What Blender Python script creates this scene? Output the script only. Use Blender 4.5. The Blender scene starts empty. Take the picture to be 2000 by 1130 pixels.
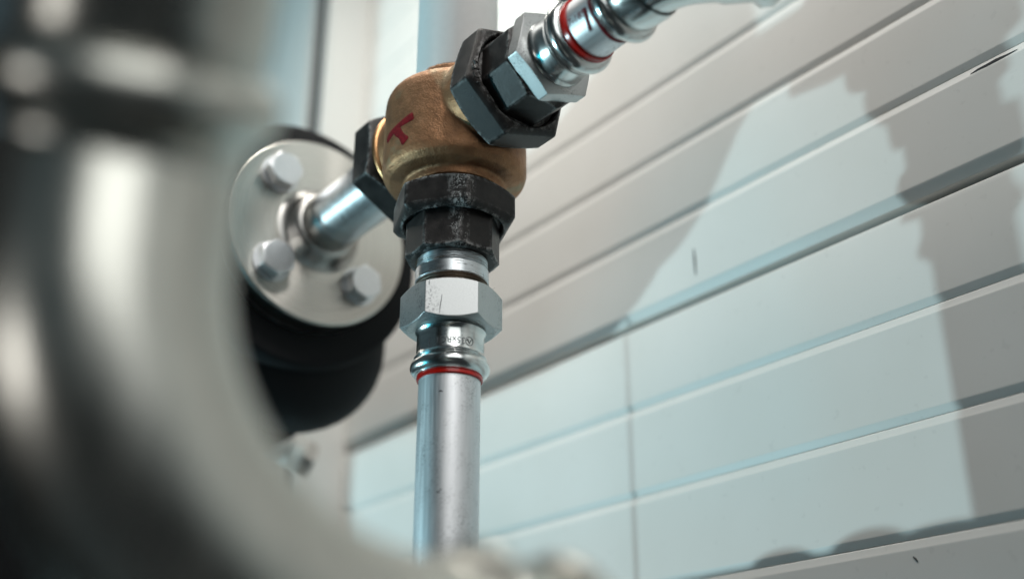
import bpy, bmesh, math, random
from mathutils import Vector, Matrix
from mathutils.bvhtree import BVHTree
random.seed(7)
R = math.radians
PI = math.pi
S = bpy.context.scene
COL = S.collection

# ------------------------------------------------------------------ camera
cam_d = bpy.data.cameras.new('camera')
cam_d.sensor_width = 36.0
cam_d.lens = 39.6
cam_d.clip_start = 0.01
cam_d.clip_end = 200
cam_d.dof.use_dof = True
cam_d.dof.focus_distance = 0.652
cam_d.dof.aperture_fstop = 2.4
cam = bpy.data.objects.new('camera', cam_d)
COL.objects.link(cam)
cam.location = (0.499, -0.336, -0.3752)
cam.rotation_euler = (R(113.9), 0, R(52.7))
S.camera = cam

# ------------------------------------------------------------------ world and lamps
w = bpy.data.worlds.new('World')
S.world = w
w.use_nodes = True
bg = w.node_tree.nodes['Background']
bg.inputs[0].default_value = (0.10, 0.15, 0.17, 1)
bg.inputs[1].default_value = 0.35

def area(name, loc, target, size, power, col, size_y=None):
    d = bpy.data.lights.new(name, 'AREA')
    d.energy = power
    d.color = col
    d.shape = 'RECTANGLE'
    d.size = size
    d.size_y = size_y or size
    o = bpy.data.objects.new(name, d)
    COL.objects.link(o)
    o.location = loc
    v = Vector(target) - Vector(loc)
    o.rotation_euler = v.to_track_quat('-Z', 'Y').to_euler()
    return o

area('window_light', (1.08, -0.34, 1.12), (0, 0.0, -0.05), 0.24, 10, (1.0, 0.965, 0.93), 0.24)
cl = area('ceiling_light', (-0.13, -0.14, 0.70), (-0.23, 0.22, 0.13), 0.42, 2.55, (1.0, 0.965, 0.895), 0.26)
cl.data.spread = R(106)
area('daylight_opening', (-1.0, -1.7, -0.95), (0, 0, -0.1), 0.7, 9, (0.02, 0.54, 0.74), 0.7)
area('doorway_light', (-0.1, -1.9, -0.38), (0.2, -0.2, -0.22), 0.5, 2.6, (1.0, 0.98, 0.95), 0.42)
area('added_softbox', (2.3, -0.95, 1.0), (0.2, -0.2, -0.2), 1.9, 19.0, (0.97, 1.0, 0.98), 1.5)  # added softbox, gives the elbow and other metal a broad bright reflection
pl = bpy.data.lights.new('work_lamp', 'POINT')
pl.energy = 96
pl.color = (0.645, 0.94, 1.0)
pl.shadow_soft_size = 0.02
plo = bpy.data.objects.new('work_lamp', pl)
COL.objects.link(plo)
plo.location = (-1.34, -1.47, -0.69)

S.view_settings.view_transform = 'Standard'
S.view_settings.look = 'None'
S.view_settings.exposure = 0.0
S.view_settings.gamma = 1.0
S.render.engine = 'CYCLES'
S.cycles.use_denoising = True
S.cycles.max_bounces = 10
S.cycles.sample_clamp_indirect = 6.0
S.cycles.caustics_reflective = False
S.cycles.caustics_refractive = False

# ------------------------------------------------------------------ helpers
def put(name, mesh, mat=None, parent=None, sharp=32, smooth=True):
    o = bpy.data.objects.new(name, mesh)
    COL.objects.link(o)
    if mat and not mesh.materials:
        mesh.materials.append(mat)
    if smooth:
        mesh.shade_smooth()
        mesh.set_sharp_from_angle(angle=R(sharp))
    if parent:
        o.parent = parent
    return o

def bm_mesh(bm, name):
    me = bpy.data.meshes.new(name)
    bmesh.ops.recalc_face_normals(bm, faces=bm.faces[:])
    bm.to_mesh(me)
    bm.free()
    return me

def thing(name, label, cat, loc=(0, 0, 0), group=None, rot=None):
    o = bpy.data.objects.new(name, None)
    o.empty_display_size = 0.02
    COL.objects.link(o)
    if rot is not None:
        o.matrix_world = Matrix.Translation(loc) @ rot.to_4x4()
    else:
        o.location = loc
    tag(o, label, cat, group)
    return o

def tag(o, label, cat, group=None):
    o['label'] = label
    o['category'] = cat
    if group:
        o['group'] = group
    return o

def basis(x, y, z):
    return Matrix((x, y, z)).transposed()

DOWN = basis((1, 0, 0), (0, -1, 0), (0, 0, -1))
RIGHT = basis((0, 1, 0), (0, 0, 1), (1, 0, 0))
LEFT = basis((0, -1, 0), (0, 0, 1), (-1, 0, 0))

def rings(bm, loops, close=True, cap0=False, cap1=False):
    vs = [[bm.verts.new(p) for p in lp] for lp in loops]
    n = len(vs[0])
    for a, b in zip(vs, vs[1:]):
        for i in range(n):
            j = (i + 1) % n
            if not close and j == 0:
                continue
            bm.faces.new((a[i], a[j], b[j], b[i]))
    if cap0:
        bm.faces.new(vs[0])
    if cap1:
        bm.faces.new(vs[-1])
    return vs

def circ(r, z, n=72, c=(0, 0)):
    return [(c[0] + r * math.cos(2 * PI * i / n), c[1] + r * math.sin(2 * PI * i / n), z) for i in range(n)]

def lathe(prof, n=72, cap0=False, cap1=False, bm=None):
    bm = bm or bmesh.new()
    rings(bm, [circ(max(r, 1e-5), z, n) for r, z in prof], cap0=cap0, cap1=cap1)
    return bm

def arc_prof(rc, zc, rad, a0, a1, n=10):
    """points of an arc in the r,z plane"""
    return [(rc + rad * math.cos(R(a0 + (a1 - a0) * i / n)), zc + rad * math.sin(R(a0 + (a1 - a0) * i / n))) for i in range(n + 1)]

def ngon(n, rad, fillet, phase, per=10):
    """outline of a polygon with rounded corners, guard points next to each corner"""
    pts = []
    h = PI / n
    ap = rad * math.cos(h)
    cut = fillet * math.tan(h)          # tangent length
    cd = rad - fillet / math.cos(h)     # centre of the corner arc
    for k in range(n):
        a = phase + k * 2 * h
        for i in range(5):
            b = a - h + 2 * h * i / 4
            pts.append((cd * math.cos(a) + fillet * math.cos(b), cd * math.sin(a) + fillet * math.sin(b)))
        # flat towards the next corner
        mid = a + h
        side = ap * math.tan(h) - cut
        for i in range(per):
            t = [-0.97, -0.8, -0.6, -0.4, -0.2, 0.2, 0.4, 0.6, 0.8, 0.97][i] if per == 10 else -1 + 2 * (i + .5) / per
            s = side * t
            pts.append((ap * math.cos(mid) - s * math.sin(mid), ap * math.sin(mid) + s * math.cos(mid)))
    return pts

def scaled(pts, k, z):
    return [(x * k, y * k, z) for x, y in pts]

def onto(pts, r, z):
    out = []
    for x, y in pts:
        q = r / math.hypot(x, y)
        out.append((x * q, y * q, z))
    return out

def cone_end(pts, z, rc, slope, sgn):
    """end edge of a prism cut by a cone: gives the curved edges of a turned nut"""
    return [(x, y, z - sgn * max(0, math.hypot(x, y) - rc) * slope) for x, y in pts]

def cast_nut(z0, z1, rad, phase, hole, sides=6, fillet=0.0022):
    """cast union nut: conical shoulder at z0, flat face with a chamfer along the sides at z1"""
    p = ngon(sides, rad, fillet, phase)
    ap = rad * math.cos(PI / sides)
    bm = bmesh.new()
    lp = [onto(p, hole, z0 + 0.004), onto(p, hole, z0 - 0.0005), onto(p, ap * 0.97, z0 - 0.0002), cone_end(p, z0, ap * 0.97, 0.55, -1),
          scaled(p, 1.0, z1 - 0.0042), scaled(p, 0.995, z1 - 0.0034), scaled(p, 0.925, z1 - 0.0004), scaled(p, 0.90, z1),
          onto(p, hole + 0.0012, z1), onto(p, hole, z1 - 0.0012), onto(p, hole, z1 - 0.010)]
    rings(bm, lp)
    return bm

def turned_hex(z0, z1, rad, phase, r0, r1, sides=6, slope=0.5, fillet=0.0006, over=0.985):
    p = ngon(sides, rad, fillet, phase)
    ap = rad * math.cos(PI / sides)
    bm = bmesh.new()
    rings(bm, [onto(p, r0, z0), onto(p, ap * over, z0), cone_end(p, z0, ap * over, slope, -1), cone_end(p, z1, ap * over, slope, 1),
               onto(p, ap * over, z1), onto(p, r1, z1)])
    return bm

def box(bm, x0, x1, y0, y1, z0, z1):
    v = [bm.verts.new((x, y, z)) for x in (x0, x1) for y in (y0, y1) for z in (z0, z1)]
    for f in ((0, 1, 3, 2), (4, 6, 7, 5), (0, 4, 5, 1), (2, 3, 7, 6), (0, 2, 6, 4), (1, 5, 7, 3)):
        bm.faces.new([v[i] for i in f])

def sweep(path, n=48, cap0=False, cap1=False, bm=None):
    """tube through (point, radius) with parallel transport"""
    bm = bm or bmesh.new()
    pts = [Vector(p) for p, _ in path]
    lps = []
    t0 = (pts[1] - pts[0]).normalized()
    a = Vector((0, 0, 1)) if abs(t0.z) < 0.9 else Vector((1, 0, 0))
    e1 = t0.cross(a).normalized()
    for i, (p, r) in enumerate(path):
        t = (pts[min(i + 1, len(pts) - 1)] - pts[max(i - 1, 0)]).normalized()
        e1 = (e1 - t * e1.dot(t)).normalized()
        e2 = t.cross(e1)
        lps.append([pts[i] + (e1 * math.cos(2 * PI * k / n) + e2 * math.sin(2 * PI * k / n)) * r for k in range(n)])
    rings(bm, lps, cap0=cap0, cap1=cap1)
    return bm

def text_mesh(body, size, depth, name):
    c = bpy.data.curves.new('lettering', 'FONT')
    c.body = body
    c.size = size
    c.extrude = depth
    c.align_x = 'CENTER'
    c.align_y = 'CENTER'
    c.resolution_u = 3
    o = bpy.data.objects.new('lettering', c)
    COL.objects.link(o)
    bpy.context.view_layer.update()
    me = bpy.data.meshes.new_from_object(o.evaluated_get(bpy.context.evaluated_depsgraph_get()))
    bpy.data.objects.remove(o)
    me.name = name
    return me

# ------------------------------------------------------------------ materials
class NT:
    def __init__(s, name):
        s.m = bpy.data.materials.new(name)
        s.m.use_nodes = True
        s.t = s.m.node_tree
        s.b = s.t.nodes['Principled BSDF']
    def n(s, typ, **kw):
        nd = s.t.nodes.new(typ)
        for k, v in kw.items():
            setattr(nd, k, v)
        return nd
    def l(s, a, b):
        s.t.links.new(a, b)
    def inp(s, name, v):
        s.b.inputs[name].default_value = v
    def coords(s, scale=(1, 1, 1)):
        tc = s.n('ShaderNodeTexCoord')
        mp = s.n('ShaderNodeMapping')
        mp.inputs['Scale'].default_value = scale
        s.l(tc.outputs['Object'], mp.inputs['Vector'])
        return mp.outputs[0]
    def noise(s, vec, scale, detail=4, rough=0.55, dist=0.0):
        nd = s.n('ShaderNodeTexNoise')
        nd.inputs['Scale'].default_value = scale
        nd.inputs['Detail'].default_value = detail
        nd.inputs['Roughness'].default_value = rough
        nd.inputs['Distortion'].default_value = dist
        s.l(vec, nd.inputs['Vector'])
        return nd.outputs['Fac']
    def ramp(s, fac, stops):
        nd = s.n('ShaderNodeValToRGB')
        el = nd.color_ramp.elements
        while len(el) < len(stops):
            el.new(0.5)
        for e, (p, c) in zip(el, stops):
            e.position = p
            e.color = c if len(c) == 4 else (*c, 1)
        s.l(fac, nd.inputs[0])
        return nd.outputs[0]
    def g(s, a, b, fac):  # scalar ramp
        return s.ramp(fac, [(a, (0, 0, 0)), (b, (1, 1, 1))])
    def mix(s, fac, a, b):
        nd = s.n('ShaderNodeMix', data_type='RGBA')
        for sock, v in ((nd.inputs[0], fac), (nd.inputs[6], a), (nd.inputs[7], b)):
            if isinstance(v, bpy.types.NodeSocket):
                s.l(v, sock)
            else:
                sock.default_value = v if not isinstance(v, tuple) or len(v) == 4 else (*v, 1)
        return nd.outputs[2]
    def math(s, op, a, b=0.5):
        nd = s.n('ShaderNodeMath', operation=op)
        for sock, v in ((nd.inputs[0], a), (nd.inputs[1], b)):
            if isinstance(v, bpy.types.NodeSocket):
                s.l(v, sock)
            else:
                sock.default_value = v
        return nd.outputs[0]
    def bump(s, h, strength, dist, normal=None):
        nd = s.n('ShaderNodeBump')
        nd.inputs['Strength'].default_value = strength
        nd.inputs['Distance'].default_value = dist
        s.l(h, nd.inputs['Height'])
        if normal:
            s.l(normal, nd.inputs['Normal'])
        return nd.outputs[0]
    def round_edge(s, rad, samples=4):
        nd = s.n('ShaderNodeBevel')
        nd.samples = samples
        nd.inputs['Radius'].default_value = rad
        return nd.outputs[0]
    def edge_mask(s, rad, lo=0.90, hi=0.99):
        nd = s.n('ShaderNodeBevel')
        nd.samples = 6
        nd.inputs['Radius'].default_value = rad
        ge = s.n('ShaderNodeNewGeometry')
        d = s.n('ShaderNodeVectorMath', operation='DOT_PRODUCT')
        s.l(nd.outputs[0], d.inputs[0])
        s.l(ge.outputs['Normal'], d.inputs[1])
        return s.ramp(d.outputs['Value'], [(lo, (1, 1, 1)), (hi, (0, 0, 0))])

def mat_iron(name='black_cast_iron', scuff=None):
    s = NT(name)
    v = s.coords()
    n1 = s.noise(v, 120, 5)
    grain = s.noise(v, 1200, 4, .65)
    c = s.ramp(n1, [(0.3, (0.013, 0.012, 0.012)), (0.7, (0.034, 0.0295, 0.0280))])
    edge = s.edge_mask(0.0040, .93, .996)
    scr = s.g(.46, .62, s.noise(v, 260, 6, .7))
    fl = s.g(.62, .72, grain)
    wear = s.math('MULTIPLY', edge, s.math('MAXIMUM', scr, fl))
    patch = s.math('MULTIPLY', s.g(.60, .70, s.noise(s.coords((1, 1, .25)), 120, 5, .7)), fl)
    wear = s.math('MINIMUM', s.math('ADD', wear, s.math('MULTIPLY', patch, .6)), 1.0)
    if scuff is not None:       # side of the union that tools have rubbed bare
        sp = s.n('ShaderNodeSeparateXYZ')
        s.l(v, sp.inputs[0])
        at = s.math('ARCTAN2', sp.outputs[1], sp.outputs[0])
        off = s.math('ABSOLUTE', s.math('SUBTRACT', at, R(scuff)), 0)
        near = s.ramp(off, [(R(3), (1, 1, 1)), (R(15), (0, 0, 0))])
        lines = s.g(.50, .60, s.noise(s.coords((1, 1, .16)), 480, 4, .7))
        cl = s.g(.44, .56, s.noise(v, 150, 4, .7))
        rub = s.math('MULTIPLY', s.math('MULTIPLY', near, cl), s.math('MAXIMUM', lines, s.g(.52, .6, grain)))
        wear = s.math('MAXIMUM', wear, rub)
    c = s.mix(wear, c, (0.46, 0.45, 0.44))
    s.l(c, s.b.inputs['Base Color'])
    r = s.ramp(n1, [(.3, (.34, .34, .34)), (.7, (.46, .46, .46))])
    s.l(r, s.b.inputs['Roughness'])
    s.inp('Specular IOR Level', 0.24)
    s.l(s.bump(grain, .42, .0004, s.round_edge(.0009)), s.b.inputs['Normal'])
    return s.m

def mat_zinc(name, base, rlo, rhi, stretch=(1, 1, .06), speck=.0, bumps=.08, scale=900, tint=None):
    s = NT(name)
    st = s.noise(s.coords(stretch), scale, 4, .6)
    v = s.coords()
    n2 = s.noise(v, 60, 4)
    c0 = tuple(x * .82 for x in base)
    c = s.mix(s.g(.3, .7, st), c0, base)
    c = s.mix(s.g(.45, .75, n2), c, tint or tuple(x * .9 for x in base))
    if speck:
        sp = s.g(.50, .62, s.noise(v, 900, 3, .7))
        ar = s.g(.46, .68, s.noise(s.coords((1, 1, .5)), 60, 4))
        c = s.mix(s.math('MULTIPLY', s.math('MULTIPLY', sp, ar), speck), c, (.10, .10, .11))
    s.l(c, s.b.inputs['Base Color'])
    s.inp('Metallic', 1.0)
    r = s.ramp(st, [(.3, (rlo,) * 3), (.7, (rhi,) * 3)])
    s.l(r, s.b.inputs['Roughness'])
    s.l(s.bump(st, bumps, .0002, s.round_edge(.0005)), s.b.inputs['Normal'])
    return s.m

def mat_bronze():
    s = NT('cast_bronze')
    v = s.coords()
    n1 = s.noise(v, 55, 5, .6)
    gr = s.noise(v, 900, 3, .6)
    cs = s.noise(v, 190, 4, .6)
    c = s.ramp(n1, [(.3, (.215, .115, .062)), (.55, (.37, .19, .096)), (.75, (.45, .255, .142))])
    c = s.mix(s.g(.58, .70, s.noise(v, 38, 3)), c, (.30, .24, .15))
    c = s.mix(s.math('MULTIPLY', s.g(.60, .7, gr), .4), c, (.22, .13, .07))
    s.l(c, s.b.inputs['Base Color'])
    s.inp('Metallic', .75)
    s.l(s.ramp(cs, [(.3, (.44,) * 3), (.7, (.58,) * 3)]), s.b.inputs['Roughness'])
    b = s.bump(cs, .40, .0012)
    s.l(s.bump(gr, .6, .0005, b), s.b.inputs['Normal'])
    return s.m

def mat_plain(name, col, rough, metallic=0.0, bump=0, scale=300, var=.0, spec=.5):
    s = NT(name)
    v = s.coords()
    n = s.noise(v, scale, 4)
    if var:
        s.l(s.mix(s.g(.3, .7, n), tuple(x * (1 - var) for x in col), col), s.b.inputs['Base Color'])
    else:
        s.inp('Base Color', (*col, 1))
    s.inp('Roughness', rough)
    s.inp('Metallic', metallic)
    s.inp('Specular IOR Level', spec)
    if bump:
        s.l(s.bump(n, bump, .0005), s.b.inputs['Normal'])
    return s.m

def mat_wall():
    s = NT('painted_cladding')
    v = s.coords()
    n = s.noise(v, 9, 3)
    c = s.ramp(n, [(.35, (.665, .655, .625)), (.7, (.70, .69, .665))])
    dirt = s.g(.69, .75, s.noise(v, 170, 2, .4))
    c = s.mix(s.math('MULTIPLY', dirt, .12), c, (.40, .39, .37))
    s.l(c, s.b.inputs['Base Color'])
    s.inp('Roughness', .42)
    s.inp('Specular IOR Level', .35)
    s.l(s.bump(s.noise(v, 1100, 2), .05, .0003, s.round_edge(.0012)), s.b.inputs['Normal'])
    return s.m

def mat_flange():
    s = NT('turned_stainless')
    v = s.coords()
    # concentric turning marks: noise over the radius only
    sp = s.n('ShaderNodeSeparateXYZ')
    s.l(v, sp.inputs[0])
    r2 = s.math('SQRT', s.math('ADD', s.math('MULTIPLY', sp.outputs[0], sp.outputs[0]), s.math('MULTIPLY', sp.outputs[1], sp.outputs[1])))
    cb = s.n('ShaderNodeCombineXYZ')
    s.l(r2, cb.inputs[0])
    nr = s.noise(cb.outputs[0], 1500, 3, .7)
    s.l(s.mix(s.g(.3, .7, nr), (.50, .48, .44), (.60, .58, .535)), s.b.inputs['Base Color'])
    s.inp('Metallic', 1)
    s.l(s.ramp(nr, [(.3, (.24,) * 3), (.7, (.33,) * 3)]), s.b.inputs['Roughness'])
    s.inp('Anisotropic', .9)
    tg = s.n('ShaderNodeTangent', direction_type='RADIAL', axis='Z')
    s.l(tg.outputs[0], s.b.inputs['Tangent'])
    s.l(s.round_edge(.0008), s.b.inputs['Normal'])
    return s.m

IRON = mat_iron()
IRON_SCUFFED = mat_iron('scuffed_cast_iron', 27)
PIPE = mat_zinc('galvanised_pipe', (.82, .83, .85), .42, .58, (1, 1, .03), .75, .10, 700)
HEXM = mat_zinc('zinc_hex', (.55, .56, .56), .36, .48, (1, 1, .7), .9, .10, 1500)
SLEEVE = mat_zinc('press_sleeve', (.76, .78, .77), .17, .26, (.12, .12, 1), .08, .05, 600)
COLLAR = mat_zinc('zinc_collar', (.66, .69, .71), .26, .40, (.2, .2, 1), .3, .08, 700)
STEEL = mat_zinc('welded_steel', (.46, .45, .43), .30, .46, (.3, .3, 1), .2, .1, 500)
CHROME = mat_zinc('polished_stainless', (.67, .655, .60), .26, .34, (1, 1, .3), 0, .008, 120)
BOLT = mat_zinc('bolt_zinc', (.74, .75, .76), .30, .42, (1, 1, 1), 0, .08, 600)
BRONZE = mat_bronze()
FLANGE = mat_flange()
RED = mat_plain('red_indicator_plastic', (.62, .012, .006), .25, 0, .05, 500, .2)
REDINK = mat_plain('red_marker_ink', (.20, .008, .014), .55, 0, .3, 500, .5, .2)
REDPRINT = mat_plain('red_print', (.22, .010, .016), .6, 0, 0, 300, .0, .2)
FOAM = mat_plain('black_foam_rubber', (.0075, .0082, .0095), .80, 0, .6, 700, .4, .22)
WALL = mat_wall()
PANEL = mat_plain('pale_panel_paint', (.68, .68, .66), .4, 0, .03, 400, .03, .35)
DARKGAP = mat_plain('dark_gap', (.03, .03, .032), .8)
WHITEPIPE = mat_plain('white_enamel', (.88, .865, .85), .22, 0, .02, 200, .03)
PALEMETAL = mat_zinc('pale_nickel', (.84, .84, .82), .45, .55)
INK = mat_plain('black_pencil', (.02, .022, .028), .6)
HEMP = mat_plain('hemp_fibre', (.13, .075, .040), .8, 0, 0, 900, .5)
DARKTHREAD = mat_zinc('dirty_thread', (.26, .22, .18), .35, .6, (1, 1, 1), .4, .2, 600)
STAMP = mat_plain('stamped_marking', (.07, .075, .08), .6, .3)
CONCRETE = mat_plain('dark_floor', (.045, .047, .05), .7, 0, .2, 20, .3)

# ------------------------------------------------------------------ setting
WY = 0.22
bm = bmesh.new()
box(bm, -12, 12, -12, 0.6, -1.32, -1.30)
fl = put('floor', bm_mesh(bm, 'floor'), CONCRETE, smooth=False)
fl['kind'] = 'structure'

wall = thing('cladding_wall', 'off-white wall of horizontal grooved cladding boards behind the pipework', 'wall', (-0.5, WY, -1.3))
GZ = [.5905, .528, .4655, .403, .3405, .278, .2025 + .0125, .1398, .0777, .0168, -.0543, -.1195, -.184, -.249, -.314, -.379, -.444, -.51]
JOINT = 10           # the open joint between two cladding sheets
DEEP = .0016
def board(zt, zb, top_joint, bot_joint, x0=-.5243, x1=3.4):
    bev = .0042
    pr = []
    # section in (y, z), from the top edge down the visible side
    if top_joint:
        pr += [(WY + .016, zt - .0012), (WY + .0030, zt - .0012), (WY + .0006, zt - .0030), (WY, zt - .006)]
    else:
        pr += [(WY + .016, zt), (WY + DEEP, zt), (WY + DEEP - .0004, zt - .0004), (WY + .0006, zt - bev + .001), (WY, zt - bev - .001)]
    if bot_joint:
        pr += [(WY, zb + .0125), (WY + .0005, zb + .0108), (WY + .0024, zb + .0070), (WY + .0032, zb + .0048), (WY + .016, zb + .0048)]
    else:
        pr += [(WY, zb + bev + .0012), (WY + .0006, zb + bev - .0008), (WY + DEEP - .0002, zb + .0008), (WY + DEEP, zb + .0003), (WY + .016, zb + .0003)]
    bm = bmesh.new()
    rings(bm, [[(x0, y, z) for y, z in pr], [(x1, y, z) for y, z in pr]], cap0=True, cap1=True)
    o = put('cladding_board', bm_mesh(bm, 'cladding_board'), WALL, wall, sharp=14)
    o.matrix_parent_inverse = wall.matrix_basis.inverted()
    return o
for i in range(len(GZ) - 1):
    board(GZ[i], GZ[i + 1], i == JOINT, i + 1 == JOINT)
bm = bmesh.new()
box(bm, -.5243, 3.4, WY + .0165, WY + .03, GZ[-1], GZ[0])
o = put('backing_sheet', bm_mesh(bm, 'backing_sheet'), DARKGAP, wall, smooth=False)
o.matrix_parent_inverse = wall.matrix_basis.inverted()

def stroke(name, pts, widths, y):
    bm = bmesh.new()
    L = []
    for k, ((x, z), wd) in enumerate(zip(pts, widths)):
        a = Vector(pts[min(k + 1, len(pts) - 1)]) - Vector(pts[max(k - 1, 0)])
        a.normalize()
        nx, nz = -a.y * wd / 2, a.x * wd / 2
        L.append([(x + nx, y, z + nz), (x - nx, y, z - nz), (x - nx, y + .0003, z - nz), (x + nx, y + .0003, z + nz)])
    rings(bm, L, cap0=True, cap1=True)
    o = put(name, bm_mesh(bm, name), INK, wall, smooth=False)
    o.matrix_parent_inverse = wall.matrix_basis.inverted()
    return o
stroke('pencil_mark', [(-.0111, -.0135), (-.0108, -.022), (-.0109, -.0345)], [.0006, .0018, .0009], WY - .0003)
stroke('pencil_mark', [(.1342, -.2581), (.1356, -.2596), (.1367, -.2613)], [.0005, .0008, .0005], WY - .0003)
# thin dark chip running along the edge of a board
stroke('edge_scratch', [(.2185, .0128), (.2235, .0133), (.2290, .0131), (.2350, .0134), (.2420, .0132), (.2485, .0134)], [.0003, .0012, .0018, .0020, .0010, .0002], WY + .00005)

post = thing('corner_post', 'pale grey square corner post at the left end of the grooved wall', 'post', (-.53, .19, -1.3))
bm = bmesh.new()
box(bm, -.536, -.5245, .166, .2365, -1.3, 1.0)
bmesh.ops.bevel(bm, geom=[e for e in bm.edges if abs(e.verts[0].co.z - e.verts[1].co.z) > .5], offset=.003, segments=2, affect='EDGES')
o = put('post_profile', bm_mesh(bm, 'post_profile'), PANEL, post, sharp=40)
o.matrix_parent_inverse = post.matrix_basis.inverted()

door = thing('flat_panel', 'plain pale grey flat panel left of the corner post', 'panel', (-.9, .19, -1.3))
bm = bmesh.new()
box(bm, -1.9, -.592, .176, .21, -1.3, 1.0)
bmesh.ops.bevel(bm, geom=[e for e in bm.edges if abs(e.verts[0].co.z - e.verts[1].co.z) > .5], offset=.003, segments=2, affect='EDGES')
o = put('panel_sheet', bm_mesh(bm, 'panel_sheet'), PANEL, door, sharp=40)
o.matrix_parent_inverse = door.matrix_basis.inverted()
bm = bmesh.new()
box(bm, -.5916, -.5364, .182, .2085, -1.3, 1.0)
o = put('gap_shade_strip', bm_mesh(bm, 'gap_shade_strip'), DARKGAP, door, smooth=False)  # dark strip standing in for the shade inside the open gap
o.matrix_parent_inverse = door.matrix_basis.inverted()

# ------------------------------------------------------------------ bronze valve
valve = thing('mixing_valve', 'rough cast bronze valve with a red arrow drawn on its barrel', 'valve', (0, 0, 0))
def cyl_between(bm, a, b, r, n=48, r2=None):
    sweep([(a, r), (b, r2 or r)], n, True, True, bm)
bm = bmesh.new()
prof = [(1e-5, -.0425), (.034, -.0424), (.0390, -.0412), (.0428, -.0378), (.0440, -.034), (.0438, .008), (.0432, .0135), (.0415, .0172), (.037, .020), (.030, .0225), (.026, .026), (.026, .032), (1e-5, .0322)]
b2 = lathe(prof, 64, True, True)
me = bm_mesh(b2, 'tmp')
bm.from_mesh(me)
for d in ((1, 0, 0), (-1, 0, 0), (0, 0, -1)):
    d = Vector(d)
    cyl_between(bm, d * .005, d * .048, .0320, r2=.0305)
# swelling between the barrel and the left port
cyl_between(bm, Vector((-.014, -.012, -.024)), Vector((-.040, -.004, -.020)), .018, r2=.019)
bmesh.ops.recalc_face_normals(bm, faces=bm.faces[:])
me = bpy.data.meshes.new('valve_body')
bm.to_mesh(me)
bm.free()
o = bpy.data.objects.new('valve_body', me)
COL.objects.link(o)
m = o.modifiers.new('r', 'REMESH')
m.mode = 'VOXEL'
m.voxel_size = .0010
m = o.modifiers.new('s', 'SMOOTH')
m.factor = .5
m.iterations = 4
bpy.context.view_layer.update()
me2 = bpy.data.meshes.new_from_object(o.evaluated_get(bpy.context.evaluated_depsgraph_get()))
bpy.data.objects.remove(o)
me2.name = 'valve_body'
me2.materials.clear()
body = put('valve_body', me2, BRONZE, valve, sharp=180)
bm = bmesh.new()
bm.from_mesh(me2)
BVH = BVHTree.FromBMesh(bm)
bm.free()
# machined lips at the three ports
for d, M in (('l', LEFT),):
    bm = lathe([(.0300, .0425)] + arc_prof(.0305, .0455, .0022, -90, 90, 8) + [(.029, .0485), (.024, .0485)], 64)
    o = put('port_lip', bm_mesh(bm, 'port_lip'), mat_zinc('machined_bronze', (.66, .37, .18), .30, .42) if d == 'l' else bpy.data.materials['machined_bronze'], valve)
    o.matrix_local = M.to_4x4()
# red marker arrow, laid on the casting
def ink_on(name, pts, wd, parent, mat, bvh):
    P = [Vector(p) for p in pts]
    bm = bmesh.new()
    path = []
    for a, b in zip(P, P[1:]):
        k = max(2, int((b - a).length / .0012))
        path += [a.lerp(b, i / k) for i in range(k)]
    path.append(P[-1])
    L = []
    for i, q in enumerate(path):
        t = (path[min(i + 1, len(path) - 1)] - path[max(i - 1, 0)]).normalized()
        c, nrm, _, _ = bvh.find_nearest(q)
        sd = nrm.cross(t).normalized()
        u = i / (len(path) - 1)
        ww = wd * (.86 + .14 * math.sin(7 * u + 1)) * (.75 if i in (0, len(path) - 1) else 1)
        row = []
        for j in range(-3, 4):
            h, n2, _, _ = bvh.find_nearest(c + sd * ww * j / 6)
            row.append(h + n2 * (.00022 if abs(j) < 3 else .00005))
        L.append(row)
    rings(bm, L, close=False)
    return put(name, bm_mesh(bm, name), mat, parent, sharp=60)
ink_on('marker_arrow', [(-.0092, -.0427, -.0198), (.0024, -.0436, -.0170), (.0161, -.0406, -.0142)], .0058, valve, REDINK, BVH)
ink_on('marker_arrow', [(.0020, -.0437, -.0180), (.0063, -.0432, -.0233), (.0113, -.0422, -.0303)], .0064, valve, REDINK, BVH)

# ------------------------------------------------------------------ unions
def gf_letters(nut, z, rad, ang):
    me = text_mesh('+GF+', .0072, .00035, 'raised_lettering')
    for v in me.vertices:
        x, y, zz = v.co
        a = ang - x / rad
        r = rad + y
        v.co = (r * math.cos(a), r * math.sin(a), z + zz)
    put('raised_lettering', me, IRON, nut, smooth=False)

def union(label, M, z0, z1, phase, tail_end, tail_phase, grp='black iron unions on the valve ports', letters=None, IRON=IRON):
    u = thing('pipe_union', label, 'pipe union', (0, 0, 0), grp, M)
    nut = put('union_nut', bm_mesh(cast_nut(z0, z1, .0385, R(phase), .0292), 'union_nut'), IRON, u, sharp=28)
    if letters is not None:
        gf_letters(nut, z1, .0322, R(letters))
    if tail_end:
        bm = turned_hex(z1 - .008, tail_end, .0282, R(tail_phase), .020, .0195, 8, .62, .0016, .955)
        put('tailpiece', bm_mesh(bm, 'tailpiece'), IRON, u, sharp=28)
        bm = lathe([(.0284, z1 - .0085), (.0284, z1 - .0035), (.0268, z1 - .0025), (.020, z1 - .0025)], 64)
        put('tail_shoulder', bm_mesh(bm, 'tail_shoulder'), IRON, u)
    return u
U_D = union('black cast iron union with scuffed edge under the valve, above the silver hexagon', DOWN, .0500, .0705, 22, .0925, 25.5, IRON=IRON_SCUFFED)
U_R = union('black cast iron union with raised lettering on the upper right valve port', RIGHT, .0445, .0665, 17, .0895, 20, letters=193)
U_L = union('black cast iron union between the valve and the bolted flange', LEFT, .0475, .0720, 30, None, 0)

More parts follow.
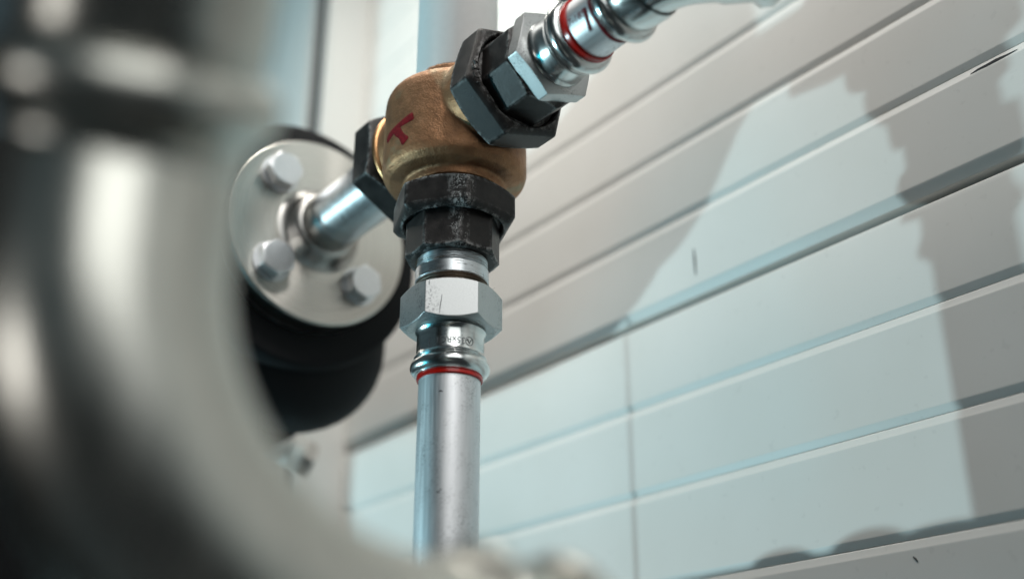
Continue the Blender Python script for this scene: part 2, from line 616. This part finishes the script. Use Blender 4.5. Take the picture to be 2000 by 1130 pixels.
# ------------------------------------------------------------------ press adapters
def press_sleeve(parent, z0, z1, r, rb, zb, n=80):
    """z0 hex side, zb bead centre, z1 mouth"""
    prof = [(r - .0008, z0 - .002), (r + .0012, z0), (r + .0004, z0 + .0012), (r, z0 + .003), (r, zb - .0085), (r + .0004, zb - .0068), (r + .0014, zb - .0056)]
    prof += arc_prof(rb - .0046, zb, .0046, -70, 70, 12)
    prof += [(r + .0006, z1 - .0005), (r - .0004, z1), (r - .0014, z1 - .0003), (r - .0016, z1 - .004)]
    return put('press_sleeve', bm_mesh(lathe(prof, n), 'press_sleeve'), SLEEVE, parent, sharp=50)

A_D = thing('press_adapter', 'silver hexagon press adapter above the vertical pipe with upside-down stamping', 'pipe fitting', (0, 0, 0), 'silver press adapters', DOWN)
# threaded collar with two dirty thread rings
prof = [(.0195, .0905), (.0205, .0925)]
for k in range(4):
    z = .0925 + k * .0015
    prof += [(.0209, z), (.0196, z + .00075)]
prof += [(.0203, .0986), (.0216, .0990), (.0216, .1063), (.0209, .1068)]
put('threaded_collar', bm_mesh(lathe(prof, 80), 'threaded_collar'), COLLAR, A_D, sharp=25)
prof = [(.0209, .1066)]
for k in range(4):
    z = .1068 + k * .0017
    prof += [(.0210, z), (.0194, z + .0008)]
prof += [(.0205, .1140)]
put('pipe_thread', bm_mesh(lathe(prof, 80), 'pipe_thread'), DARKTHREAD, A_D, sharp=25)
put('hexagon', bm_mesh(turned_hex(.1128, .1362, .0296, R(4), .0195, .0185, 6, .55, .0006, .985), 'hexagon'), HEXM, A_D, sharp=25)
sl = press_sleeve(A_D, .1375, .1640, .0193, .0226, .1588)
put('indicator_ring', bm_mesh(lathe([(.0172, .157), (.0188, .1622), (.0188, .1660), (.0182, .1666), (.0172, .1666)], 80), 'indicator_ring'), RED, A_D)
def wrap_text(body, size, r, ang, z, depth, parent, mat, name, flip=True):
    me = text_mesh(body, size, depth, name)
    for v in me.vertices:
        x, y, zz = v.co
        a = ang + x / r
        v.co = ((r + zz) * math.cos(a), (r + zz) * math.sin(a), z + y)
    return put(name, me, mat, parent, smooth=False)
ca = R(34)     # local angle that faces the camera in the DOWN frame
wrap_text('-35xRG1  1', .0052, .01935, ca - R(-6), .1475, .00012, sl, STAMP, 'stamped_lettering')
# maker's ring with a slashed A in front of the lettering
bm = bmesh.new()
def sleeve_pt(a, z, h):
    return ((.01935 + h) * math.cos(a), (.01935 + h) * math.sin(a), z)
for k in range(28):
    pass
cx = ca - R(33)
L = []
for k in range(32):
    t = 2 * PI * k / 32
    row = []
    for rr, h in ((.0023, -.0001), (.0023, .00014), (.0026, .00014), (.0026, -.0001)):
        row.append(sleeve_pt(cx + rr * math.cos(t) / .01935, .1475 + rr * math.sin(t), h))
    L.append(row)
L.append(L[0])
rings(bm, L)
for (x0, y0, x1, y1) in ((-.0012, -.0012, 0, .0014), (0, .0014, .0012, -.0012)):
    L = []
    for x, y in ((x0, y0), (x1, y1)):
        L.append([sleeve_pt(cx + (x - .00022) / .01935, .1475 + y, -.0001), sleeve_pt(cx + (x - .00022) / .01935, .1475 + y, .00014),
                  sleeve_pt(cx + (x + .00022) / .01935, .1475 + y, .00014), sleeve_pt(cx + (x + .00022) / .01935, .1475 + y, -.0001)])
    rings(bm, L, cap0=True, cap1=True)
put('stamped_emblem', bm_mesh(bm, 'stamped_emblem'), STAMP, sl, smooth=False)
# hemp strands on the threads
bm = bmesh.new()
for k in range(90):
    a = random.uniform(0, 2 * PI)
    z = random.choice((random.uniform(.0925, .0985), random.uniform(.1064, .1125), random.uniform(.0925, .112)))
    loose = random.random() < .22
    ln = random.uniform(.25, 1.1)
    n = 7
    path = []
    drift = random.uniform(-.003, .003)
    out = random.uniform(.0008, .006) if loose else .0003
    for i in range(n):
        t = i / (n - 1)
        rr = .0212 + random.uniform(0, .0004) + (out * t * t)
        aa = a + ln * t * (.35 if loose else 1)
        path.append(((rr * math.cos(aa), rr * math.sin(aa), z + drift * t + random.uniform(-.0002, .0002)), .00007 if loose else .00011))
    sweep(path, 4, True, True, bm)
hm = put('hemp_strands', bm_mesh(bm, 'hemp_strands'), HEMP, A_D)
hm['kind'] = 'stuff'

# fine scratches on the bright face of the hexagon
def face_scratch(pts, wd):
    ap = .0296 * math.cos(PI / 6) + .00004
    n = Vector((math.cos(R(34)), math.sin(R(34)), 0))
    t = Vector((-n.y, n.x, 0))
    bm = bmesh.new()
    L = []
    for i, (x, z) in enumerate(pts):
        k = wd * (.3 if i in (0, len(pts) - 1) else .5)
        L.append([n * ap + t * (x - k) + Vector((0, 0, z)), n * (ap + .00006) + t * x + Vector((0, 0, z)), n * ap + t * (x + k) + Vector((0, 0, z))])
    rings(bm, L, close=False)
    put('scratch', bm_mesh(bm, 'scratch'), STAMP, A_D, smooth=False)
face_scratch([(.0054, .1235), (.0057, .127), (.0063, .131), (.0065, .1348)], .00045)
face_scratch([(.0126, .1150), (.0127, .1166), (.0126, .1180)], .0005)
face_scratch([(.0118, .1205), (.0116, .1217), (.0117, .1225)], .00035)

A_R = thing('press_adapter', 'silver press adapter with thin hexagon and bright red ring at the top right union', 'pipe fitting', (0, 0, 0), 'silver press adapters', RIGHT)
put('hexagon', bm_mesh(turned_hex(.0888, .0985, .0288, R(19), .0195, .0185, 6, .25, .0006, .985), 'hexagon'), HEXM, A_R, sharp=25)
press_sleeve(A_R, .0988, .1244, .0193, .0226, .1190)
put('indicator_ring', bm_mesh(lathe([(.0172, .117), (.0189, .1225), (.0189, .1274), (.0183, .1280), (.0172, .1280)], 80), 'indicator_ring'), RED, A_R)

# ------------------------------------------------------------------ pipes
vp = thing('steel_pipe', 'vertical galvanised steel pipe hanging below the silver press adapter', 'pipe', (0, 0, -.158), None)
put('pipe_tube', bm_mesh(lathe([(.0160, .003), (.0175, .002), (.0175, -.160)], 80), 'pipe_tube'), PIPE, vp)

for az, z0, ln in ((-53, -.0195, .0022), (-52, -.0752, .0016), (-47, -.0740, .0010)):
    bm = bmesh.new()
    L = []
    for k in range(6):
        a = R(az) + k / 5 * ln / .0175
        zz = z0 + .0004 * math.sin(k * .9) + k * .00012
        wq = .0004 * (.35 if k in (0, 5) else 1)
        L.append([(.01752 * math.cos(a), .01752 * math.sin(a), zz - wq), (.01758 * math.cos(a), .01758 * math.sin(a), zz), (.01752 * math.cos(a), .01752 * math.sin(a), zz + wq)])
    rings(bm, L, close=False)
    put('scratch', bm_mesh(bm, 'scratch'), INK, vp, smooth=False)

hp = thing('pipe_stub', 'short galvanised pipe with red print and red marker line at the upper right', 'pipe', (.125, 0, 0), None, RIGHT)
put('pipe_tube', bm_mesh(lathe([(.0175, -.006), (.0175, .045)], 80), 'pipe_tube'), PIPE, hp)
me = text_mesh('7-185', .0060, .00003, 'printed_lettering')
for v in me.vertices:
    x, y, zz = v.co
    a = R(199) - y / .0176          # up is towards world +Z on the camera side
    v.co = ((.01758 + zz) * math.cos(a), (.01758 + zz) * math.sin(a), .0104 + x)
put('printed_lettering', me, REDPRINT, hp, smooth=False)
bm = bmesh.new()
L = []
for i in range(80):
    a = 2 * PI * i / 80
    z = .0205 + .0012 * math.cos(a - R(186)) + .0003 * math.sin(5 * a)
    L.append([((.0175 + h) * math.cos(a), (.0175 + h) * math.sin(a), z + dz) for h, dz in ((0, -.0013), (.00014, -.0011), (.00014, .0012), (0, .0014))])
L.append(L[0])
rings(bm, L, close=False)
put('marker_line', bm_mesh(bm, 'marker_line'), REDINK, hp, sharp=60)
bm = bmesh.new()
L = []
for i in range(16):
    t = i / 15
    a = R(192 + 40 * t)
    z = .0176 - .0026 * t * t - .0012 * max(0, .3 - t)
    L.append([((.0175 + h) * math.cos(a), (.0175 + h) * math.sin(a), z + dz) for h, dz in ((0, -.0014), (.00014, -.0012), (.00014, .0012), (0, .0014))])
rings(bm, L, close=False)
put('marker_line', bm_mesh(bm, 'marker_line'), REDINK, hp, sharp=60)

# elbow at the top right, turning towards the wall
el = thing('press_elbow', 'shiny galvanised press elbow turning towards the wall at the top right', 'pipe fitting', (.15, 0, 0))
prof = [(.0172, .152)] + [(.0188, .1500), (.0198, .1494)] + arc_prof(.0180, .1545, .0048, -75, 80, 12) + [(.0198, .161), (.0196, .166), (.0200, .172), (.0193, .176)]
bm = lathe(prof, 72)
for v in bm.verts:
    v.co = RIGHT @ v.co - Vector((.15, 0, 0))
put('elbow_socket', bm_mesh(bm, 'elbow_socket'), SLEEVE, el, sharp=60)
path = [((.020, 0, 0), .0192), ((.023, 0, 0), .0186)]
EB = .036
for i in range(1, 21):
    a = R(45 * i / 20)
    path.append(((.023 + EB * math.sin(a), EB * (1 - math.cos(a)), 0), .0182))
ex, ey = path[-1][0][0], path[-1][0][1]
for d, r in ((.008, .0184), (.011, .0196), (.026, .0198), (.029, .0228), (.036, .0228), (.040, .0185)):
    path.append(((ex + d * .7071, ey + d * .7071, 0), r))
put('elbow_bend', bm_mesh(sweep(path, 56, False, True), 'elbow_bend'), SLEEVE, el, sharp=50)

# pipe running up behind the valve
bp = thing('white_pipe', 'wide white glossy tube standing straight up on top of the bronze valve', 'pipe', (0, 0, .0305))
put('pipe_tube', bm_mesh(lathe([(.0002, .0005), (.0245, .0005), (.0258, .0018), (.0258, .9)], 72), 'pipe_tube'), WHITEPIPE, bp, sharp=50)

# ------------------------------------------------------------------ flange
FX = .176
fg = thing('pipe_flange', 'round brushed steel flange with hexagon bolts on the left, welded to a pipe', 'flange', (0, 0, 0), None, LEFT)
bm = lathe([(.020, FX), (.0716, FX), (.0728, FX + .0012), (.0728, FX + .0168), (.0716, FX + .018), (.02, FX + .018)], 128)
o = put('flange_disc', bm_mesh(bm, 'flange_disc'), FLANGE, fg, sharp=40)
bm = lathe([(.0215, FX - .014), (.0235, FX - .0135), (.0262, FX - .009), (.0278, FX - .0035), (.0305, FX - .0008), (.034, FX + .0002)], 80)
put('weld_hub', bm_mesh(bm, 'weld_hub'), STEEL, fg, sharp=60)
bm = lathe([(.0212, .058), (.0212, FX - .030), (.0210, FX - .0298), (.0212, FX - .0145), (.0212, FX)], 80)
put('nipple_pipe', bm_mesh(bm, 'nipple_pipe'), COLLAR, fg, sharp=40)
bm = lathe([(.0213, FX - .032), (.0216, FX - .031), (.0216, FX - .0142), (.0213, FX - .0138)], 80)
put('weld_band', bm_mesh(bm, 'weld_band'), STEEL, fg, sharp=40)
bm = lathe([(.06, FX + .0181), (.0722, FX + .0181), (.0722, FX + .0206), (.06, FX + .0206)], 96)
put('blue_gasket', bm_mesh(bm, 'blue_gasket'), COLLAR, fg, sharp=40)
def bolt(a, ph):
    x, y = .0500 * math.cos(a), .0500 * math.sin(a)
    b = turned_hex(FX - .0125, FX - .0018, .0138, ph, .0001, .004, 6, .5, .0005, .97)
    for v in b.verts:
        v.co += Vector((x, y, 0))
    o = put('bolt', bm_mesh(b, 'bolt'), BOLT, fg, sharp=25)
    b = lathe([(.006, FX - .0018), (.0148, FX - .0018), (.015, FX - .0014), (.015, FX - .0002)], 40)
    for v in b.verts:
        v.co += Vector((x, y, 0))
    put('washer', bm_mesh(b, 'washer'), BOLT, o, sharp=40)
for k in range(4):
    bolt(R(45 + 90 * k), R(random.uniform(0, 60)))

# black foam round the pipe behind the flange
ins = thing('foam_insulation', 'thick black foam insulation wrapped round the pipe behind the flange', 'insulation', (-.24, 0, -.13))
def rel(bm, org):
    for v in bm.verts:
        v.co -= Vector(org)
    return bm
bm = lathe([(.05, .1972), (.0940, .1975), (.0970, .1995), (.0976, .210), (.0968, .2195), (.094, .2215), (.05, .2218)], 96)
for v in bm.verts:
    v.co = LEFT @ v.co
put('foam_ring', bm_mesh(rel(bm, ins.location), 'foam_ring'), FOAM, ins, sharp=60)
bm = lathe([(.04, .216), (.094, .2225), (.0960, .225), (.0950, .238), (.091, .246), (.082, .262), (.074, .285), (.04, .30)], 96)
for v in bm.verts:
    v.co = LEFT @ v.co
put('foam_ring', bm_mesh(rel(bm, ins.location), 'foam_ring'), FOAM, ins, sharp=60)
prof = [(1e-4, -.123)] + [(.019 + .070 * math.cos(R(t)), -.053 + .070 * math.sin(R(t))) for t in range(-88, 1, 8)] + [(.089, .02)] + [(.059 + .03 * math.cos(R(t)), .03 + .03 * math.sin(R(t))) for t in range(0, 91, 10)] + [(1e-4, .0605)]
bm = lathe(prof, 96)
for v in bm.verts:
    v.co = Vector((v.co.x * .76 - .2665, v.co.y + .016, v.co.z))
bm2 = rel(bm, ins.location)
put('foam_elbow', bm_mesh(bm2, 'foam_elbow'), FOAM, ins, sharp=60)

bm = lathe([(.03, .30), (.086, .302), (.088, .31), (.088, .95), (.03, .95)], 80)
for v in bm.verts:
    v.co = LEFT @ v.co + Vector((0, .0, -.048))
put('shadow_foam_run', bm_mesh(rel(bm, ins.location), 'shadow_foam_run'), FOAM, ins, sharp=60)  # hidden run, added and lowered to extend the foam's shadow on the wall

# pale drain cock under the insulation
dc = thing('drain_cock', 'small pale metal drain cock poking out under the black foam insulation', 'drain cock', (-.4068, .110, -.1003))
DD = Vector((.1026, .9508, -.2922)).to_track_quat('Z', 'Y').to_matrix()
bm = lathe([(.0165, -.055), (.0165, -.014), (.0185, -.013), (.0185, -.008), (.0170, -.006), (.0170, .001), (.0001, .001)], 40)
for v in bm.verts:
    v.co = DD @ v.co
put('cock_barrel', bm_mesh(bm, 'cock_barrel'), PALEMETAL, dc, sharp=40)
bm = turned_hex(.0, .013, .0185, .3, .0001, .0001)
for v in bm.verts:
    v.co = DD @ v.co
put('cock_cap', bm_mesh(bm, 'cock_cap'), STEEL, dc, sharp=25)
bm = lathe([(.0001, -.115), (.0012, -.115), (.0012, -.42), (.0001, -.42)], 20)
for v in bm.verts:
    v.co += Vector((-.25, 0, 0))
put('shadow_line_tube', bm_mesh(rel(bm, ins.location), 'shadow_line_tube'), FOAM, ins)  # thin tube added only to draw a line of shadow on the boards

# ------------------------------------------------------------------ big polished elbow close to the lens
SX = Vector((.2422, -.2641, -.2569))
RB = .0909
phi = R(90)
h = Vector((math.cos(phi), math.sin(phi), 0))
fe = thing('polished_elbow', 'large polished stainless pipe elbow blurred close in front on the left', 'pipe elbow', SX)
TD = Vector((math.sin(R(33)) * .965, -math.sin(R(33)) * .26, math.cos(R(33))))
path = [(Vector((0, 0, .024)) + TD * .012, .0295), (Vector((0, 0, .024)) + TD * .006, .0295), (Vector((0, 0, .023)) + TD * .002, .0295), (Vector((0, 0, .018)), .0295), (Vector((0, 0, .008)), .0295)]
for i in range(33):
    a = PI / 2 * i / 32
    path.append((h * RB * (1 - math.cos(a)) - Vector((0, 0, 1)) * RB * math.sin(a), .0295))
E_ = h * RB - Vector((0, 0, 1)) * RB
path += [(E_ + h * .004, .0295), (E_ + h * .009, .0295)]
put('elbow_bend', bm_mesh(sweep(path, 72), 'elbow_bend'), CHROME, fe, sharp=60)
def socket(org, axis, prof, name):
    q = axis.to_track_quat('Z', 'Y').to_matrix()
    bm = lathe(prof, 80)
    for v in bm.verts:
        v.co = q @ v.co + org
    put(name, bm_mesh(bm, name), CHROME, fe, sharp=60)
sock = [(.0286, .004), (.0300, .0045), (.0308, .008)] + arc_prof(.0258, .0205, .0105, -68, 68, 14) + [(.0308, .033), (.0307, .036), (.0307, .060), (.0314, .064)] + arc_prof(.0300, .069, .0050, -70, 70, 8) + [(.0298, .075), (.0295, .076), (.0295, .16)]
socket(Vector((0, 0, .024)), TD, sock, 'upper_socket')
sock2 = [(.0287, .004), (.0308, .006), (.0313, .012)] + arc_prof(.0298, .0165, .0050, -70, 70, 8) + [(.0307, .022), (.0307, .040)] + arc_prof(.0298, .045, .0050, -70, 70, 8) + [(.0295, .051), (.0295, .055)]
socket(E_, h, sock2, 'lower_socket')

# added unseen header, its collars shaped to cast the scalloped wall shadow
hd = thing('added_header', 'added out-of-view header with rounded collars, shading the lower wall', 'pipe', (0, 0, -.327))
prof = [(1e-4, -.5), (.0215, -.5)]
xs = [-.45 + .002 * i for i in range(240)]
for x in xs:
    hump = 0
    for c, wd, amp in ((-.087, .016, .0075), (-.143, .015, .006), (-.045, .020, .004)):
        hump = max(hump, amp * max(0, 1 - ((x - c) / wd) ** 2) ** .5 if abs(x - c) < wd else 0)
    if x < .028:
        prof.append((.0215 + hump, x))
prof += [(.0215, .03), (1e-4, .031)]
bm = lathe(prof, 40)
for v in bm.verts:
    v.co = RIGHT @ v.co
put('added_header_tube', bm_mesh(bm, 'added_header_tube'), PIPE, hd, sharp=40)

# added unseen black riser that keeps lamp reflections off the polished elbow
rp = thing('added_riser', 'added out-of-view black cylinder blocking lamp reflections in the polished elbow', 'pipe', (.125, -.41, -1.3))
put('added_sleeve', bm_mesh(lathe([(.02, 0), (.075, 0), (.075, 2.2), (.02, 2.2)], 64), 'added_sleeve'), FOAM, rp, sharp=50)

tr = thing('added_riser', 'added black cylinder darkening the bottom left corner behind the polished elbow', 'pipe', (.0, -.25, -1.3))  # second added riser, a dark mass filling the corner behind the elbow
put('added_sleeve', bm_mesh(lathe([(.02, 0), (.072, 0), (.072, 1.16), (.02, 1.165)], 64), 'added_sleeve'), FOAM, tr, sharp=50)
